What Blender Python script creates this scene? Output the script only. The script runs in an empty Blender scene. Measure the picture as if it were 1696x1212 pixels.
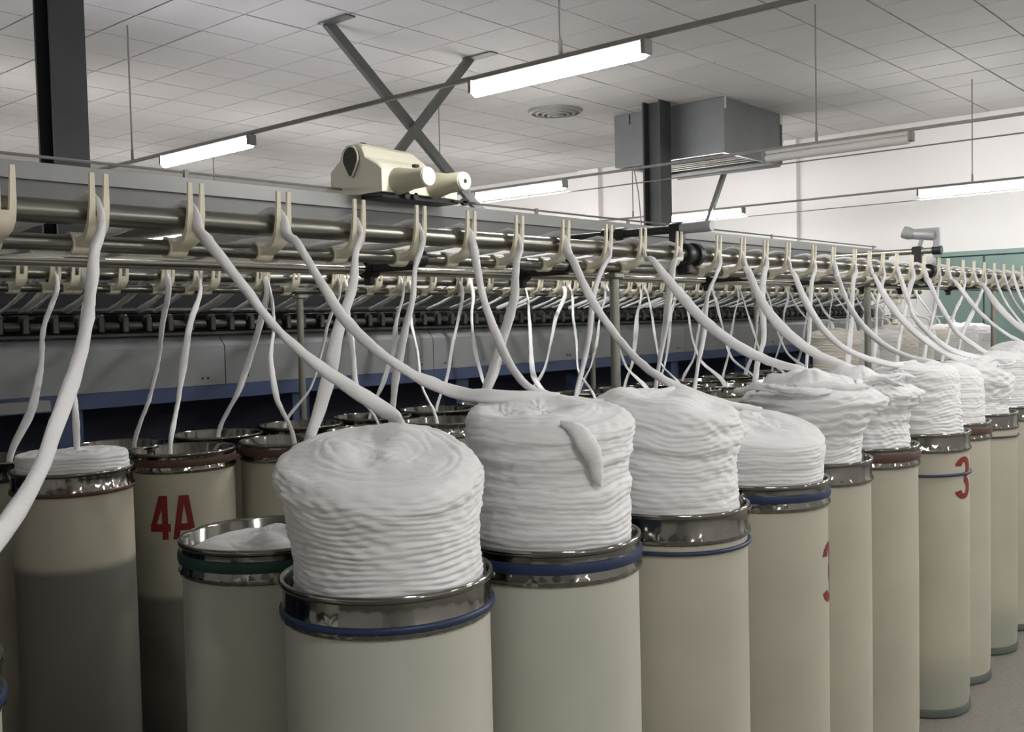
import bpy, math, random
import numpy as np
from mathutils import Matrix, Vector

random.seed(7)
RNG = np.random.default_rng(7)
PI = math.pi
SC = bpy.context.scene
COL = SC.collection

# ------------------------------------------------------------------ camera
# World frame: X runs along the rows of cans (to the right and away), Y runs
# from the aisle towards the machine, Z is up.  Camera stands at (0, 0, EYE).
EYE = 1.56
FPX = 1660.0
CR = np.array([[0.6576, -0.0476, 0.7518],
               [-0.7530, -0.0113, 0.6579],
               [-0.0228, -0.9988, -0.0433]])
u_, _s, v_ = np.linalg.svd(CR)
CR = u_ @ v_
cam_data = bpy.data.cameras.new('camera')
cam = bpy.data.objects.new('camera', cam_data)
COL.objects.link(cam)
cam_data.sensor_width = 36.0
cam_data.lens = 36.0 * FPX / 1696.0
cam_data.clip_start = 0.05
cam_data.clip_end = 200
mw = Matrix.Identity(4)
for i in range(3):
    mw[i][0] = CR[i, 0]
    mw[i][1] = -CR[i, 1]
    mw[i][2] = -CR[i, 2]
mw[2][3] = EYE
cam.matrix_world = mw
SC.camera = cam

# ------------------------------------------------------------------ world, exposure
world = bpy.data.worlds.new('world')
SC.world = world
world.use_nodes = True
world.node_tree.nodes['Background'].inputs[0].default_value = (0.75, 0.76, 0.78, 1)
world.node_tree.nodes['Background'].inputs[1].default_value = 0.02
SC.view_settings.view_transform = 'Standard'
SC.view_settings.look = 'None'
SC.view_settings.gamma = 1.0
SC.view_settings.use_curve_mapping = False
SC.view_settings.exposure = 1.47
LAMP_STRENGTH = 40.0


# ------------------------------------------------------------------ helpers
def ray(px, py):
    return CR @ np.array([px - 848.0, py - 606.0, FPX])


def at_y(px, py, Y):
    r = ray(px, py)
    return np.array([0, 0, EYE]) + r * (Y / r[1])


def at_z(px, py, z):
    r = ray(px, py)
    return np.array([0, 0, EYE]) + r * ((z - EYE) / r[2])


def to_px(p):
    v = CR.T @ (np.asarray(p, float) - np.array([0, 0, EYE]))
    return 848 + FPX * v[0] / v[2], 606 + FPX * v[1] / v[2], v[2]


class MB:
    """collects simple shapes into one mesh"""

    def __init__(self):
        self.v, self.f, self.m = [], [], []
        self.n = 0

    def add(self, verts, faces, mi=0):
        self.v.extend([tuple(map(float, p)) for p in verts])
        self.f.extend([tuple(int(i) + self.n for i in q) for q in faces])
        self.m.extend([mi] * len(faces))
        self.n += len(verts)
        return self

    def box(self, a, b, mi=0, bev=0.0):
        x0, y0, z0 = a
        x1, y1, z1 = b
        if bev <= 0:
            vs = [(x0, y0, z0), (x1, y0, z0), (x1, y1, z0), (x0, y1, z0),
                  (x0, y0, z1), (x1, y0, z1), (x1, y1, z1), (x0, y1, z1)]
            fs = [(0, 3, 2, 1), (4, 5, 6, 7), (0, 1, 5, 4), (1, 2, 6, 5), (2, 3, 7, 6), (3, 0, 4, 7)]
            return self.add(vs, fs, mi)
        c = bev
        ring = [(x0 + c, y0), (x1 - c, y0), (x1, y0 + c), (x1, y1 - c), (x1 - c, y1), (x0 + c, y1), (x0, y1 - c), (x0, y0 + c)]
        cx, cy = (x0 + x1) / 2, (y0 + y1) / 2
        kx, ky = 1 - 2 * c / (x1 - x0), 1 - 2 * c / (y1 - y0)
        inner = [(cx + (x - cx) * kx, cy + (y - cy) * ky) for x, y in ring]
        vs = [(x, y, z0) for x, y in inner] + [(x, y, z0 + c) for x, y in ring] + [(x, y, z1 - c) for x, y in ring] + [(x, y, z1) for x, y in inner]
        fs = [tuple(range(7, -1, -1)), tuple(range(24, 32))]
        for l in range(3):
            for i in range(8):
                j = (i + 1) % 8
                fs.append((l * 8 + i, l * 8 + j, l * 8 + 8 + j, l * 8 + 8 + i))
        return self.add(vs, fs, mi)

    def tube(self, pts, r, n=12, mi=0, caps=True):
        pts = [np.asarray(p, float) for p in pts]
        rs = r if hasattr(r, '__len__') else [r] * len(pts)
        vs, fs = [], []
        prev = None
        for i, p in enumerate(pts):
            t = pts[min(i + 1, len(pts) - 1)] - pts[max(i - 1, 0)]
            t /= np.linalg.norm(t) + 1e-12
            if prev is None:
                a = np.array([0, 0, 1.0]) if abs(t[2]) < 0.9 else np.array([1.0, 0, 0])
                s = np.cross(t, a)
            else:
                s = prev - t * np.dot(prev, t)
            s /= np.linalg.norm(s) + 1e-12
            prev = s
            b = np.cross(t, s)
            for k in range(n):
                an = 2 * PI * k / n
                vs.append(p + rs[i] * (math.cos(an) * s + math.sin(an) * b))
        for i in range(len(pts) - 1):
            for k in range(n):
                k2 = (k + 1) % n
                fs.append((i * n + k, i * n + k2, (i + 1) * n + k2, (i + 1) * n + k))
        if caps:
            fs.append(tuple(range(n - 1, -1, -1)))
            fs.append(tuple(range((len(pts) - 1) * n, len(pts) * n)))
        return self.add(vs, fs, mi)

    def lathe(self, prof, n=48, c=(0, 0, 0), mi=0, closed=False):
        vs, fs = [], []
        m = len(prof)
        for (r, z) in prof:
            for k in range(n):
                a = 2 * PI * k / n
                vs.append((c[0] + r * math.cos(a), c[1] + r * math.sin(a), c[2] + z))
        for i in range(m if closed else m - 1):
            j = (i + 1) % m
            for k in range(n):
                k2 = (k + 1) % n
                fs.append((i * n + k, i * n + k2, j * n + k2, j * n + k))
        return self.add(vs, fs, mi)

    def sweep_rect(self, path, wid, thick, mi=0, x0=0.0):
        """path in local YZ plane, rectangular section: wid along X, thick in plane"""
        vs, fs = [], []
        P = [np.asarray(p, float) for p in path]
        wids = wid if hasattr(wid, '__len__') else [wid] * len(P)
        ths = thick if hasattr(thick, '__len__') else [thick] * len(P)
        for i, p in enumerate(P):
            t = P[min(i + 1, len(P) - 1)] - P[max(i - 1, 0)]
            t /= np.linalg.norm(t)
            nrm = np.array([-t[1], t[0]])
            for sx, sn in ((-1, -1), (1, -1), (1, 1), (-1, 1)):
                q = p + nrm * sn * ths[i] / 2
                vs.append((x0 + sx * wids[i] / 2, q[0], q[1]))
        for i in range(len(P) - 1):
            for k in range(4):
                k2 = (k + 1) % 4
                fs.append((i * 4 + k, i * 4 + k2, (i + 1) * 4 + k2, (i + 1) * 4 + k))
        fs.append((3, 2, 1, 0))
        e = (len(P) - 1) * 4
        fs.append((e, e + 1, e + 2, e + 3))
        return self.add(vs, fs, mi)

    def prism(self, poly, axis, a, b, mi=0):
        """poly: 2D points; axis 'x': points are (y, z), extruded x from a to b; 'y': (x, z); 'z': (x, y)"""
        n = len(poly)

        def mk(p, q):
            return {'x': (q, p[0], p[1]), 'y': (p[0], q, p[1]), 'z': (p[0], p[1], q)}[axis]
        vs = [mk(p, a) for p in poly] + [mk(p, b) for p in poly]
        fs = [tuple(range(n - 1, -1, -1)), tuple(range(n, 2 * n))]
        for i in range(n):
            j = (i + 1) % n
            fs.append((i, j, n + j, n + i))
        return self.add(vs, fs, mi)

    def mesh(self, name, mats, smooth=35):
        me = bpy.data.meshes.new(name)
        me.from_pydata(self.v, [], self.f)
        for m in (mats if isinstance(mats, (list, tuple)) else [mats]):
            me.materials.append(m)
        if any(self.m):
            me.polygons.foreach_set('material_index', self.m)
        me.validate()
        fix_normals(me)
        if smooth:
            me.polygons.foreach_set('use_smooth', [True] * len(me.polygons))
            try:
                me.set_sharp_from_angle(angle=math.radians(smooth))
            except Exception:
                pass
        me.update()
        return me

    def build(self, name, mats, parent=None, smooth=35):
        return link(name, self.mesh(name, mats, smooth), parent)


def fix_normals(me):
    import bmesh
    bm = bmesh.new()
    bm.from_mesh(me)
    bmesh.ops.recalc_face_normals(bm, faces=bm.faces)
    bm.to_mesh(me)
    bm.free()


def link(name, me, parent=None, loc=None):
    o = bpy.data.objects.new(name, me)
    COL.objects.link(o)
    if parent is not None:
        o.parent = parent
    if loc is not None:
        o.location = loc
    return o


def tag(o, label=None, cat=None, group=None, kind=None):
    if label:
        o['label'] = label
    if cat:
        o['category'] = cat
    if group:
        o['group'] = group
    if kind:
        o['kind'] = kind
    return o


def thing(name, loc, label, cat, group=None, rz=0.0):
    o = bpy.data.objects.new(name, None)
    o.empty_display_size = 0.1
    COL.objects.link(o)
    o.location = loc
    o.rotation_euler = (0, 0, rz)
    return tag(o, label, cat, group)


def struct(o):
    o['kind'] = 'structure'
    return o


ORD = ['first', 'second', 'third', 'fourth', 'fifth', 'sixth', 'seventh', 'eighth', 'ninth', 'tenth', 'eleventh', 'twelfth',
       'thirteenth', 'fourteenth', 'fifteenth', 'sixteenth', 'seventeenth', 'eighteenth', 'nineteenth']
TENS = {20: 'twent', 30: 'thirt', 40: 'fort', 50: 'fift', 60: 'sixt', 70: 'sevent', 80: 'eight', 90: 'ninet'}


def ordinal(n):
    if n <= 19:
        return ORD[n - 1]
    t = n // 10 * 10
    return TENS[t] + 'ieth' if n % 10 == 0 else TENS[t] + 'y-' + ORD[n % 10 - 1]


# ------------------------------------------------------------------ materials
def mat(name, col, rough=0.6, metal=0.0, var=0.0, scale=6.0, bump=0.0, bscale=60.0, stretch=(1, 1, 1), spec=0.5, sheen=0.0, emit=None):
    m = bpy.data.materials.new(name)
    m.use_nodes = True
    nt = m.node_tree
    b = nt.nodes['Principled BSDF']
    b.inputs['Base Color'].default_value = (*col, 1)
    b.inputs['Roughness'].default_value = rough
    b.inputs['Metallic'].default_value = metal
    b.inputs['Specular IOR Level'].default_value = spec
    if sheen:
        b.inputs['Sheen Weight'].default_value = sheen
        b.inputs['Sheen Roughness'].default_value = 0.6
    tc = nt.nodes.new('ShaderNodeTexCoord')
    mp = nt.nodes.new('ShaderNodeMapping')
    mp.inputs['Scale'].default_value = stretch
    nt.links.new(tc.outputs['Object'], mp.inputs['Vector'])
    if var > 0:
        nz = nt.nodes.new('ShaderNodeTexNoise')
        nz.inputs['Scale'].default_value = scale
        nz.inputs['Detail'].default_value = 5
        nt.links.new(mp.outputs['Vector'], nz.inputs['Vector'])
        mx = nt.nodes.new('ShaderNodeMix')
        mx.data_type = 'RGBA'
        mx.inputs['A'].default_value = (*[max(0, c * (1 - var)) for c in col], 1)
        mx.inputs['B'].default_value = (*[min(1, c * (1 + var)) for c in col], 1)
        rg = nt.nodes.new('ShaderNodeMapRange')
        rg.inputs['From Min'].default_value = 0.3
        rg.inputs['From Max'].default_value = 0.7
        nt.links.new(nz.outputs['Fac'], rg.inputs['Value'])
        nt.links.new(rg.outputs['Result'], mx.inputs['Factor'])
        nt.links.new(mx.outputs['Result'], b.inputs['Base Color'])
    if bump > 0:
        n2 = nt.nodes.new('ShaderNodeTexNoise')
        n2.inputs['Scale'].default_value = bscale
        n2.inputs['Detail'].default_value = 4
        nt.links.new(mp.outputs['Vector'], n2.inputs['Vector'])
        bp = nt.nodes.new('ShaderNodeBump')
        bp.inputs['Strength'].default_value = bump
        bp.inputs['Distance'].default_value = 0.004
        nt.links.new(n2.outputs['Fac'], bp.inputs['Height'])
        nt.links.new(bp.outputs['Normal'], b.inputs['Normal'])
    if emit:
        b.inputs['Emission Color'].default_value = (*emit[0], 1)
        b.inputs['Emission Strength'].default_value = emit[1]
    return m


M = {}
M['sliver'] = mat('cotton_sliver', (0.83, 0.83, 0.835), 0.95, var=0.03, scale=14, bump=0.35, bscale=45, stretch=(1, 1, 5), spec=0.1, sheen=0.15)
M['strand'] = mat('cotton_strand', (0.83, 0.83, 0.835), 0.95, bump=0.3, bscale=120, spec=0.1, sheen=0.15)
M['sliver_cream'] = mat('cotton_sliver_cream', (0.80, 0.76, 0.68), 0.95, var=0.03, scale=14, bump=0.35, bscale=45, stretch=(1, 1, 5), spec=0.1)
M['can'] = mat('can_cream_plastic', (0.49, 0.466, 0.38), 0.48, var=0.07, scale=3.2, bump=0.05, bscale=25, stretch=(1, 1, 1.6), spec=0.4)
M['can_grey'] = mat('can_pale_plastic', (0.53, 0.532, 0.455), 0.48, var=0.06, scale=3.2, bump=0.05, bscale=25, spec=0.4)
M['can_old'] = mat('can_stained_plastic', (0.50, 0.472, 0.37), 0.55, var=0.14, scale=2.6, bump=0.05, bscale=25, stretch=(1, 1, 2.2), spec=0.35)


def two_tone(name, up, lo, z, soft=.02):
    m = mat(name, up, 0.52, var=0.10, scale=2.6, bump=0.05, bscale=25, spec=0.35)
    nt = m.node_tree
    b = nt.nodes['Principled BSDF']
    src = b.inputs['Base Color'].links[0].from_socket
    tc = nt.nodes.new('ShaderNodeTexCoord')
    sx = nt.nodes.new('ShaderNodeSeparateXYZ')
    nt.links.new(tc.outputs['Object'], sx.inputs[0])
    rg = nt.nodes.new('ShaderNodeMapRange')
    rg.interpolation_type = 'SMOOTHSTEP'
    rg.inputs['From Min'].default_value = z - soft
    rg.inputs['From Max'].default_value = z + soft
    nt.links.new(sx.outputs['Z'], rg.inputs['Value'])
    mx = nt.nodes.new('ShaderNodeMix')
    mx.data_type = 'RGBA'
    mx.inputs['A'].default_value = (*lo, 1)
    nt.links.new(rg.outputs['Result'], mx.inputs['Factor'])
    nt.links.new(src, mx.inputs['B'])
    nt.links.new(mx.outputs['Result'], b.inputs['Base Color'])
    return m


M['can_two_tone_a'] = two_tone('can_darker_lower_wall', (0.45, 0.425, 0.335), (0.16, 0.16, 0.135), .78)  # can wall in two tones, darker below the split height
M['can_two_tone_b'] = two_tone('can_darker_lower_wall_low', (0.49, 0.466, 0.37), (0.19, 0.187, 0.157), .56)
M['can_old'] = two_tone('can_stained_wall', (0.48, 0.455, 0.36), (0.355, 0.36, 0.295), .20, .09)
M['can_base'] = mat('can_base_rubber', (0.10, 0.12, 0.10), 0.7, var=0.2, scale=9)
M['chrome'] = mat('chrome_rim', (0.25, 0.245, 0.22), 0.11, 1.0, bump=0.04, bscale=30)
M['band_blue'] = mat('blue_rubber_band', (0.014, 0.030, 0.085), 0.45)
M['band_green'] = mat('green_rubber_band', (0.010, 0.050, 0.038), 0.45)
M['band_brown'] = mat('brown_rubber_band', (0.085, 0.040, 0.027), 0.5)
M['band_black'] = mat('black_rubber_band', (0.03, 0.03, 0.035), 0.5)
M['red'] = mat('red_stencil_paint', (0.21, 0.014, 0.014), 0.6, var=0.15, scale=20)
M['hook'] = mat('cream_nylon', (0.84, 0.79, 0.62), 0.45, var=0.06, scale=40)
M['steel'] = mat('satin_steel_tube', (0.25, 0.245, 0.215), 0.30, 1.0, var=0.06, scale=8, stretch=(0.4, 6, 6))
M['steel_bright'] = mat('bright_steel_tube', (0.58, 0.57, 0.51), 0.16, 1.0)
M['steel_post'] = mat('steel_post', (0.33, 0.33, 0.28), 0.4, 0.8)
M['black'] = mat('black_plastic', (0.018, 0.018, 0.02), 0.42)
M['dark'] = mat('dark_machine_steel', (0.035, 0.035, 0.035), 0.5, 0.3, var=0.25, scale=12)
M['void'] = mat('dark_interior', (0.012, 0.012, 0.014), 0.8)
M['arm'] = mat('grey_cast_arm', (0.050, 0.050, 0.047), 0.45, 0.3, var=0.2, scale=15)
M['panel'] = mat('grey_painted_panel', (0.25, 0.262, 0.265), 0.32, var=0.04, scale=3, spec=0.5)
M['blue'] = mat('navy_painted_steel', (0.05, 0.075, 0.16), 0.4, var=0.08, scale=5)
M['blue_dark'] = mat('dark_navy_panel', (0.008, 0.010, 0.028), 0.6)
M['beam_lo'] = mat('grey_beam', (0.135, 0.138, 0.135), 0.45, var=0.04, scale=3)
M['beam_hi'] = mat('pale_beam', (0.26, 0.264, 0.257), 0.4, var=0.03, scale=3)
M['cream'] = mat('cream_painted_housing', (0.82, 0.79, 0.64), 0.4, var=0.02, scale=6)
M['cream_dull'] = mat('dull_cream_motor', (0.50, 0.48, 0.36), 0.5, var=0.04, scale=8)
M['column'] = mat('dark_grey_column_paint', (0.033, 0.034, 0.035), 0.55, var=0.1, scale=5)
M['brace'] = mat('grey_brace_paint', (0.085, 0.088, 0.082), 0.5, var=0.1, scale=9)
M['duct'] = mat('galvanised_duct', (0.18, 0.187, 0.19), 0.42, 0.45, var=0.06, scale=4)
M['louver'] = mat('duct_louver', (0.85, 0.84, 0.80), 0.5)
M['tile'] = mat('ceiling_tile', (0.45, 0.437, 0.43), 0.85, var=0.025, scale=2.2, bump=0.05, bscale=80)
M['tile_gap'] = mat('ceiling_gap', (0.07, 0.068, 0.066), 0.9)
M['wall'] = mat('white_wall_paint', (0.70, 0.682, 0.672), 0.8, var=0.02, scale=0.8)
M['floor'] = mat('terrazzo_floor', (0.23, 0.213, 0.185), 0.45, var=0.16, scale=55)
M['teal'] = mat('teal_paint', (0.165, 0.245, 0.222), 0.5, var=0.06, scale=3)
M['teal_dark'] = mat('teal_joint', (0.05, 0.11, 0.10), 0.6)
M['conduit'] = mat('grey_conduit', (0.22, 0.21, 0.20), 0.5, var=0.08, scale=12)
M['fixture'] = mat('lamp_housing', (0.55, 0.54, 0.50), 0.45)
M['tube_off'] = mat('unlit_tube', (0.62, 0.60, 0.57), 0.3)
M['glow'] = mat('lit_tube', (0.9, 0.9, 0.9), 0.4, emit=((1.0, 0.985, 0.965), LAMP_STRENGTH))
M['glow_cool'] = mat('lit_tube_cool', (0.9, 0.9, 0.9), 0.4, emit=((0.90, 0.905, 1.0), LAMP_STRENGTH))
M['vent'] = mat('vent_metal', (0.21, 0.205, 0.19), 0.5)
M['grey_device'] = mat('grey_device', (0.40, 0.41, 0.42), 0.4, 0.2)

# ------------------------------------------------------------------ room shell
X0, X1, Y0, Y1, HC = -6.0, 13.55, -6.0, 27.0, 4.06
struct(MB().box((X0 - .2, Y0 - .2, -.12), (X1 + .2, Y1 + .2, 0)).build('floor', M['floor'], smooth=0))
wall_far = MB()
wall_far.box((X1, Y0, 0), (X1 + .15, Y1, HC + .2))
struct(wall_far.build('wall_far', M['wall'], smooth=0))
struct(MB().box((X0, Y1, 0), (X1, Y1 + .15, HC + .2)).build('wall_left', M['wall'], smooth=0))
struct(MB().box((X0, Y0 - .15, 0), (X1, Y0, HC + .2)).build('wall_right', M['wall'], smooth=0))
struct(MB().box((X0 - .15, Y0, 0), (X0, Y1, HC + .2)).build('wall_back', M['wall'], smooth=0))
for i, (ya, yb) in enumerate(((9.80, 10.22), (6.34, 6.52))):
    struct(MB().box((X1 - .10, ya, 0), (X1, yb, HC)).build('trim_%d' % (i + 1), M['wall'], smooth=0))

ceil = struct(MB().box((X0 - .1, Y0 - .1, HC + .014), (X1 + .1, Y1 + .1, HC + .2)).build('ceiling', M['tile_gap'], smooth=0))
SX, SY = 0.585, 0.622
TX0, TY0 = 4.15, 7.51
TILES = []
for a in range(-18, 17):
    for b in range(-22, 33):
        xa, ya = TX0 + a * SX, TY0 + b * SY
        if xa < X0 - .3 or xa + SX > X1 + .35 or ya < Y0 - .3 or ya + SY > Y1 + .3:
            continue
        TILES.append((xa + SX / 2, ya + SY / 2))


def tile_px(cx, cy):
    q = []
    for sx, sy in ((-1, -1), (1, -1), (1, 1), (-1, 1)):
        x, y, d = to_px((cx + sx * SX / 2, cy + sy * SY / 2, HC))
        if d < 0.3:
            return 0
        q.append((x, y))
    cxp, cyp, d = to_px((cx, cy, HC))
    if not (-60 < cxp < 1756 and -60 < cyp < 320):
        return 0
    return abs(sum(q[i][0] * q[(i + 1) % 4][1] - q[(i + 1) % 4][0] * q[i][1] for i in range(4))) / 2


TILES.sort(key=lambda t: -tile_px(*t))
GAP = 0.016
tile_mb = MB().box((-SX / 2 + GAP / 2, -SY / 2 + GAP / 2, 0), (SX / 2 - GAP / 2, SY / 2 - GAP / 2, .022))
tile_mesh = tile_mb.mesh('tile', M['tile'], smooth=0)
rest = MB()
for i, (cx, cy) in enumerate(TILES):
    dz = random.uniform(-.0015, .0015)
    if i < 290:
        o = link('tile', tile_mesh, ceil, (cx, cy, HC + dz))
        o.rotation_euler = (random.uniform(-.003, .003), random.uniform(-.003, .003), 0)
    else:
        rest.add([(v[0] + cx, v[1] + cy, v[2] + HC + dz) for v in tile_mb.v], tile_mb.f)
o = rest.build('tile_field', M['tile'], ceil, smooth=0)
o['kind'] = 'stuff'

# ------------------------------------------------------------------ columns, braces, duct, vent


def h_column(name, xa, xb, ya, yb, label):
    m = MB()
    t = .022
    m.box((xa, ya, 0), (xb, ya + t, HC))
    m.box((xa, yb - t, 0), (xb, yb, HC))
    xm = (xa + xb) / 2
    m.box((xm - .012, ya + t, 0), (xm + .012, yb - t, HC))
    m.box((xa - .06, ya - .06, 0), (xb + .06, yb + .06, .02))
    o = struct(m.build(name, M['column'], smooth=0))
    tag(o, label, 'column')
    return o


h_column('column', 2.97, 3.20, 6.45, 6.68, 'dark grey steel column at the left, rising from behind the long overhead beam')
h_column('column', 9.83, 10.06, 6.28, 6.52, 'dark grey steel column standing in front of the sheet metal ceiling duct')


def flat_bar(a, b, w, t):
    """rectangular bar between two points lying in an XZ plane"""
    a, b = np.array(a, float), np.array(b, float)
    d = (b - a) / np.linalg.norm(b - a)
    n = np.array([-d[2], 0, d[0]])
    y = np.array([0, 1.0, 0])
    vs = []
    for p in (a, b):
        for su, sv in ((-1, -1), (1, -1), (1, 1), (-1, 1)):
            vs.append(p + n * su * w / 2 + y * sv * t / 2)
    return vs, [(0, 3, 2, 1), (4, 5, 6, 7), (0, 1, 5, 4), (1, 2, 6, 5), (2, 3, 7, 6), (3, 0, 4, 7)]


br = thing('cross_brace', (6.2, 6.57, 3.3), 'grey steel cross brace, two crossed bars dropping from the ceiling behind the cream cleaner', 'brace')
for (a, b, w, dy) in (((5.33, 0, 4.06), (7.30, 0, 2.50), .085, 0.03), ((6.98, 0, 4.06), (5.60, 0, 2.63), .075, -0.03)):
    vs, fs = flat_bar((a[0] - 6.2, dy, a[2] - 3.3), (b[0] - 6.2, dy, b[2] - 3.3), w, .05)
    MB().add(vs, fs).build('brace_bar', M['brace'], br, smooth=0)
for (x, y) in ((5.33, .03), (6.98, -.03)):
    MB().box((x - 6.2 - .05, y - .30, .745), (x - 6.2 + .05, y + .06, .758)).build('ceiling_plate', M['brace'], br, smooth=0)
b2 = thing('brace_bar', (11.6, 6.57, 3.2), 'short dark steel brace slanting down from under the ceiling duct', 'brace')
vs, fs = flat_bar((0.22, 0, .26), (-.30, 0, -.52), .06, .05)
MB().add(vs, fs).build('bar', M['brace'], b2, smooth=0)

du = thing('ceiling_duct', (10.95, 6.45, 3.45), 'grey sheet metal air duct box under the ceiling beside a column', 'duct')
xa, xb, ya, yb, za, zb = -.72, .71, -.76, .74, 0.0, .605
MB().box((xa, ya, za), (xb, ya + .012, zb)).build('side_panel', M['duct'], du, smooth=0)
MB().box((xa, yb - .012, za), (xb, yb, zb)).build('side_panel', M['duct'], du, smooth=0)
MB().box((xa, ya + .012, za), (xa + .012, yb - .012, zb)).build('side_panel', M['duct'], du, smooth=0)
MB().box((xb - .012, ya + .012, za - .04), (xb, yb - .012, zb)).build('side_panel', M['duct'], du, smooth=0)
fr = MB()
for (a, b) in (((xa, ya, -.02), (xb, ya + .05, 0)), ((xa, yb - .05, -.02), (xb, yb, 0)), ((xa, ya + .05, -.02), (xa + .05, yb - .05, 0)), ((xb - .28, ya + .05, -.02), (xb, yb - .05, 0))):
    fr.box(a, b)
fr.build('bottom_frame', M['duct'], du, smooth=0)
for k in range(8):
    x = xa + .11 + k * .138
    lv = MB()
    y_a, y_b = ya + .05, yb - .05
    lv.add([(x - .05, y_a, .012), (x + .07, y_a, .050), (x + .07, y_b, .050), (x - .05, y_b, .012),
            (x - .05, y_a, .018), (x + .07, y_a, .056), (x + .07, y_b, .056), (x - .05, y_b, .018)],
           [(0, 3, 2, 1), (4, 5, 6, 7), (0, 1, 5, 4), (1, 2, 6, 5), (2, 3, 7, 6), (3, 0, 4, 7)])
    lv.build('louver', M['louver'], du, smooth=0)
MB().box((xa + .55, ya + .05, -.018), (xa + .58, yb - .05, 0)).build('cross_bar', M['conduit'], du, smooth=0)
hg = MB()
for (x, y) in ((xa + .02, ya + .02), (xb - .02, ya + .02), (xa + .02, yb - .2)):
    hg.box((x - .02, y - .035, .48), (x + .02, y - .02, .61))
hg.build('hanger', M['fixture'], du, smooth=0)
sm = MB()
for x in (xa + .002, xb - .002):
    sm.box((x - .012, ya - .012, za), (x + .012, ya + .012, zb))
sm.build('corner_seam', M['duct'], du, smooth=0)
MB().tube([(xa + .1, yb - .2, 0), (xa + .13, yb - .25, -.35), (xa + .16, yb - .28, -.9)], .008, 6).build('hanging_cable', M['conduit'], du)

ve = thing('ceiling_vent', (9.42, 7.47, HC), 'round grey ring diffuser set in the ceiling above the lit lamp', 'vent')
for k, r in enumerate((.33, .255, .185, .115)):
    MB().lathe([(r, 0), (r - .02, -.03 - .012 * k), (r - .045, -.035 - .012 * k), (r - .03, -.005)], 36, closed=True).build('ring', M['vent'], ve)
MB().lathe([(.001, -.07), (.05, -.07), (.06, -.05), (.001, -.045)], 24).build('centre_disc', M['vent'], ve)

# ------------------------------------------------------------------ lamps
ZL = 2.955


def lamp_rail(X, label):
    t = thing('lamp_rail', (X, 0, ZL), label, 'lamp rail')
    MB().box((-.013, Y0 + .3, -.011), (.013, 16.0, .011)).build('conduit', M['conduit'], t, smooth=0)
    for y in (-1.0, {4.23: 3.31, 7.8: 3.50}.get(X, 3.40), 7.80, 12.2):
        MB().tube([(0, y, .011), (0, y, HC - ZL)], .007, 6).build('hanger_rod', M['conduit'], t)
        MB().tube([(0, y, .005), (0, y, .09)], .012, 8).build('rod_clamp', M['conduit'], t)
    if X > 5:
        MB().tube([(0.03, Y0 + .3, -.13), (0.03, 16.0, -.13)], .006, 6).build('cable', M['conduit'], t)
    return t


lamp_rail(4.23, 'thin grey lamp rail nearest the camera, hung from ceiling rods across the picture')
lamp_rail(7.80, 'thin grey lamp rail in front of the ceiling duct, carrying an unlit lamp')
lamp_rail(11.50, 'thin grey lamp rail nearest the far white wall, below the duct')

lamp_parts = {}


def lamp(X, ya, yb, label, glow):
    t = thing('fluorescent_lamp', (X, (ya + yb) / 2, ZL), label, 'lamp', 'fluorescent lamps on the hung rails')
    key = glow
    L = (yb - ya) / 2
    MB().box((-.020, -L, -.040), (.020, L, -.0115), bev=.005).build('housing', M['fixture'], t)
    MB().tube([(0, -L + .03, -.072), (0, L - .03, -.074)], .035, 14).build('light_tube', M[glow], t)
    for s in (-1, 1):
        MB().box((-.036, s * (L - .014) - .015, -.09), (.036, s * (L - .014) + .015, -.012), bev=.005).build('end_cap', M['conduit'], t)
    return t


lamp(4.23, 2.76, 3.96, 'long lit fluorescent lamp, the brightest one, at the top centre of the ceiling', 'glow')
lamp(4.23, 6.11, 7.33, 'lit bluish-white fluorescent lamp near the left column', 'glow_cool')
lamp(7.80, 6.07, 7.28, 'lit fluorescent lamp just right of the cream cleaner', 'glow')
lamp(7.80, 2.73, 3.97, 'unlit grey fluorescent lamp beside the ceiling duct', 'tube_off')
lamp(11.5, 6.12, 7.34, 'lit fluorescent lamp behind the right column, close to the white wall', 'glow')
lamp(11.5, 2.78, 3.98, 'lit fluorescent lamp at the right edge in front of the white wall', 'glow')
for X, w in ((.6, 'added unseen aisle-side'), (4.23, 'nearest'), (7.8, 'middle'), (11.5, 'far')):  # the aisle-side lamps hang on an unseen rail added for more light
    lamp(X, 9.6, 10.8, 'lit fluorescent lamp hidden behind the overhead beam on the %s rail' % w, 'glow')
    lamp(X, 13.0, 14.2, 'lit fluorescent lamp at the hidden far end of the %s rail' % w, 'glow')
for X, w in ((4.23, 'near'), (7.8, 'middle'), (11.5, 'far')):
    for ya, v in ((-0.6, 'first'), (-4.0, 'second')):
        lamp(X, ya, ya + 1.2, '%s lit fluorescent lamp beyond the picture on the aisle end of the %s rail' % (v, w), 'glow')

lamp_rail(0.60, 'unseen lamp rail added beyond the picture, above the camera side of the aisle')  # unseen rail and lamps, added to brighten the front stacks and cans
for ya, v in ((-0.6, 'first'), (-4.0, 'second')):
    lamp(.60, ya - .9, ya + .3, '%s unseen fill lamp added beyond the picture on the rail above the aisle' % v, 'glow')

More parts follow.
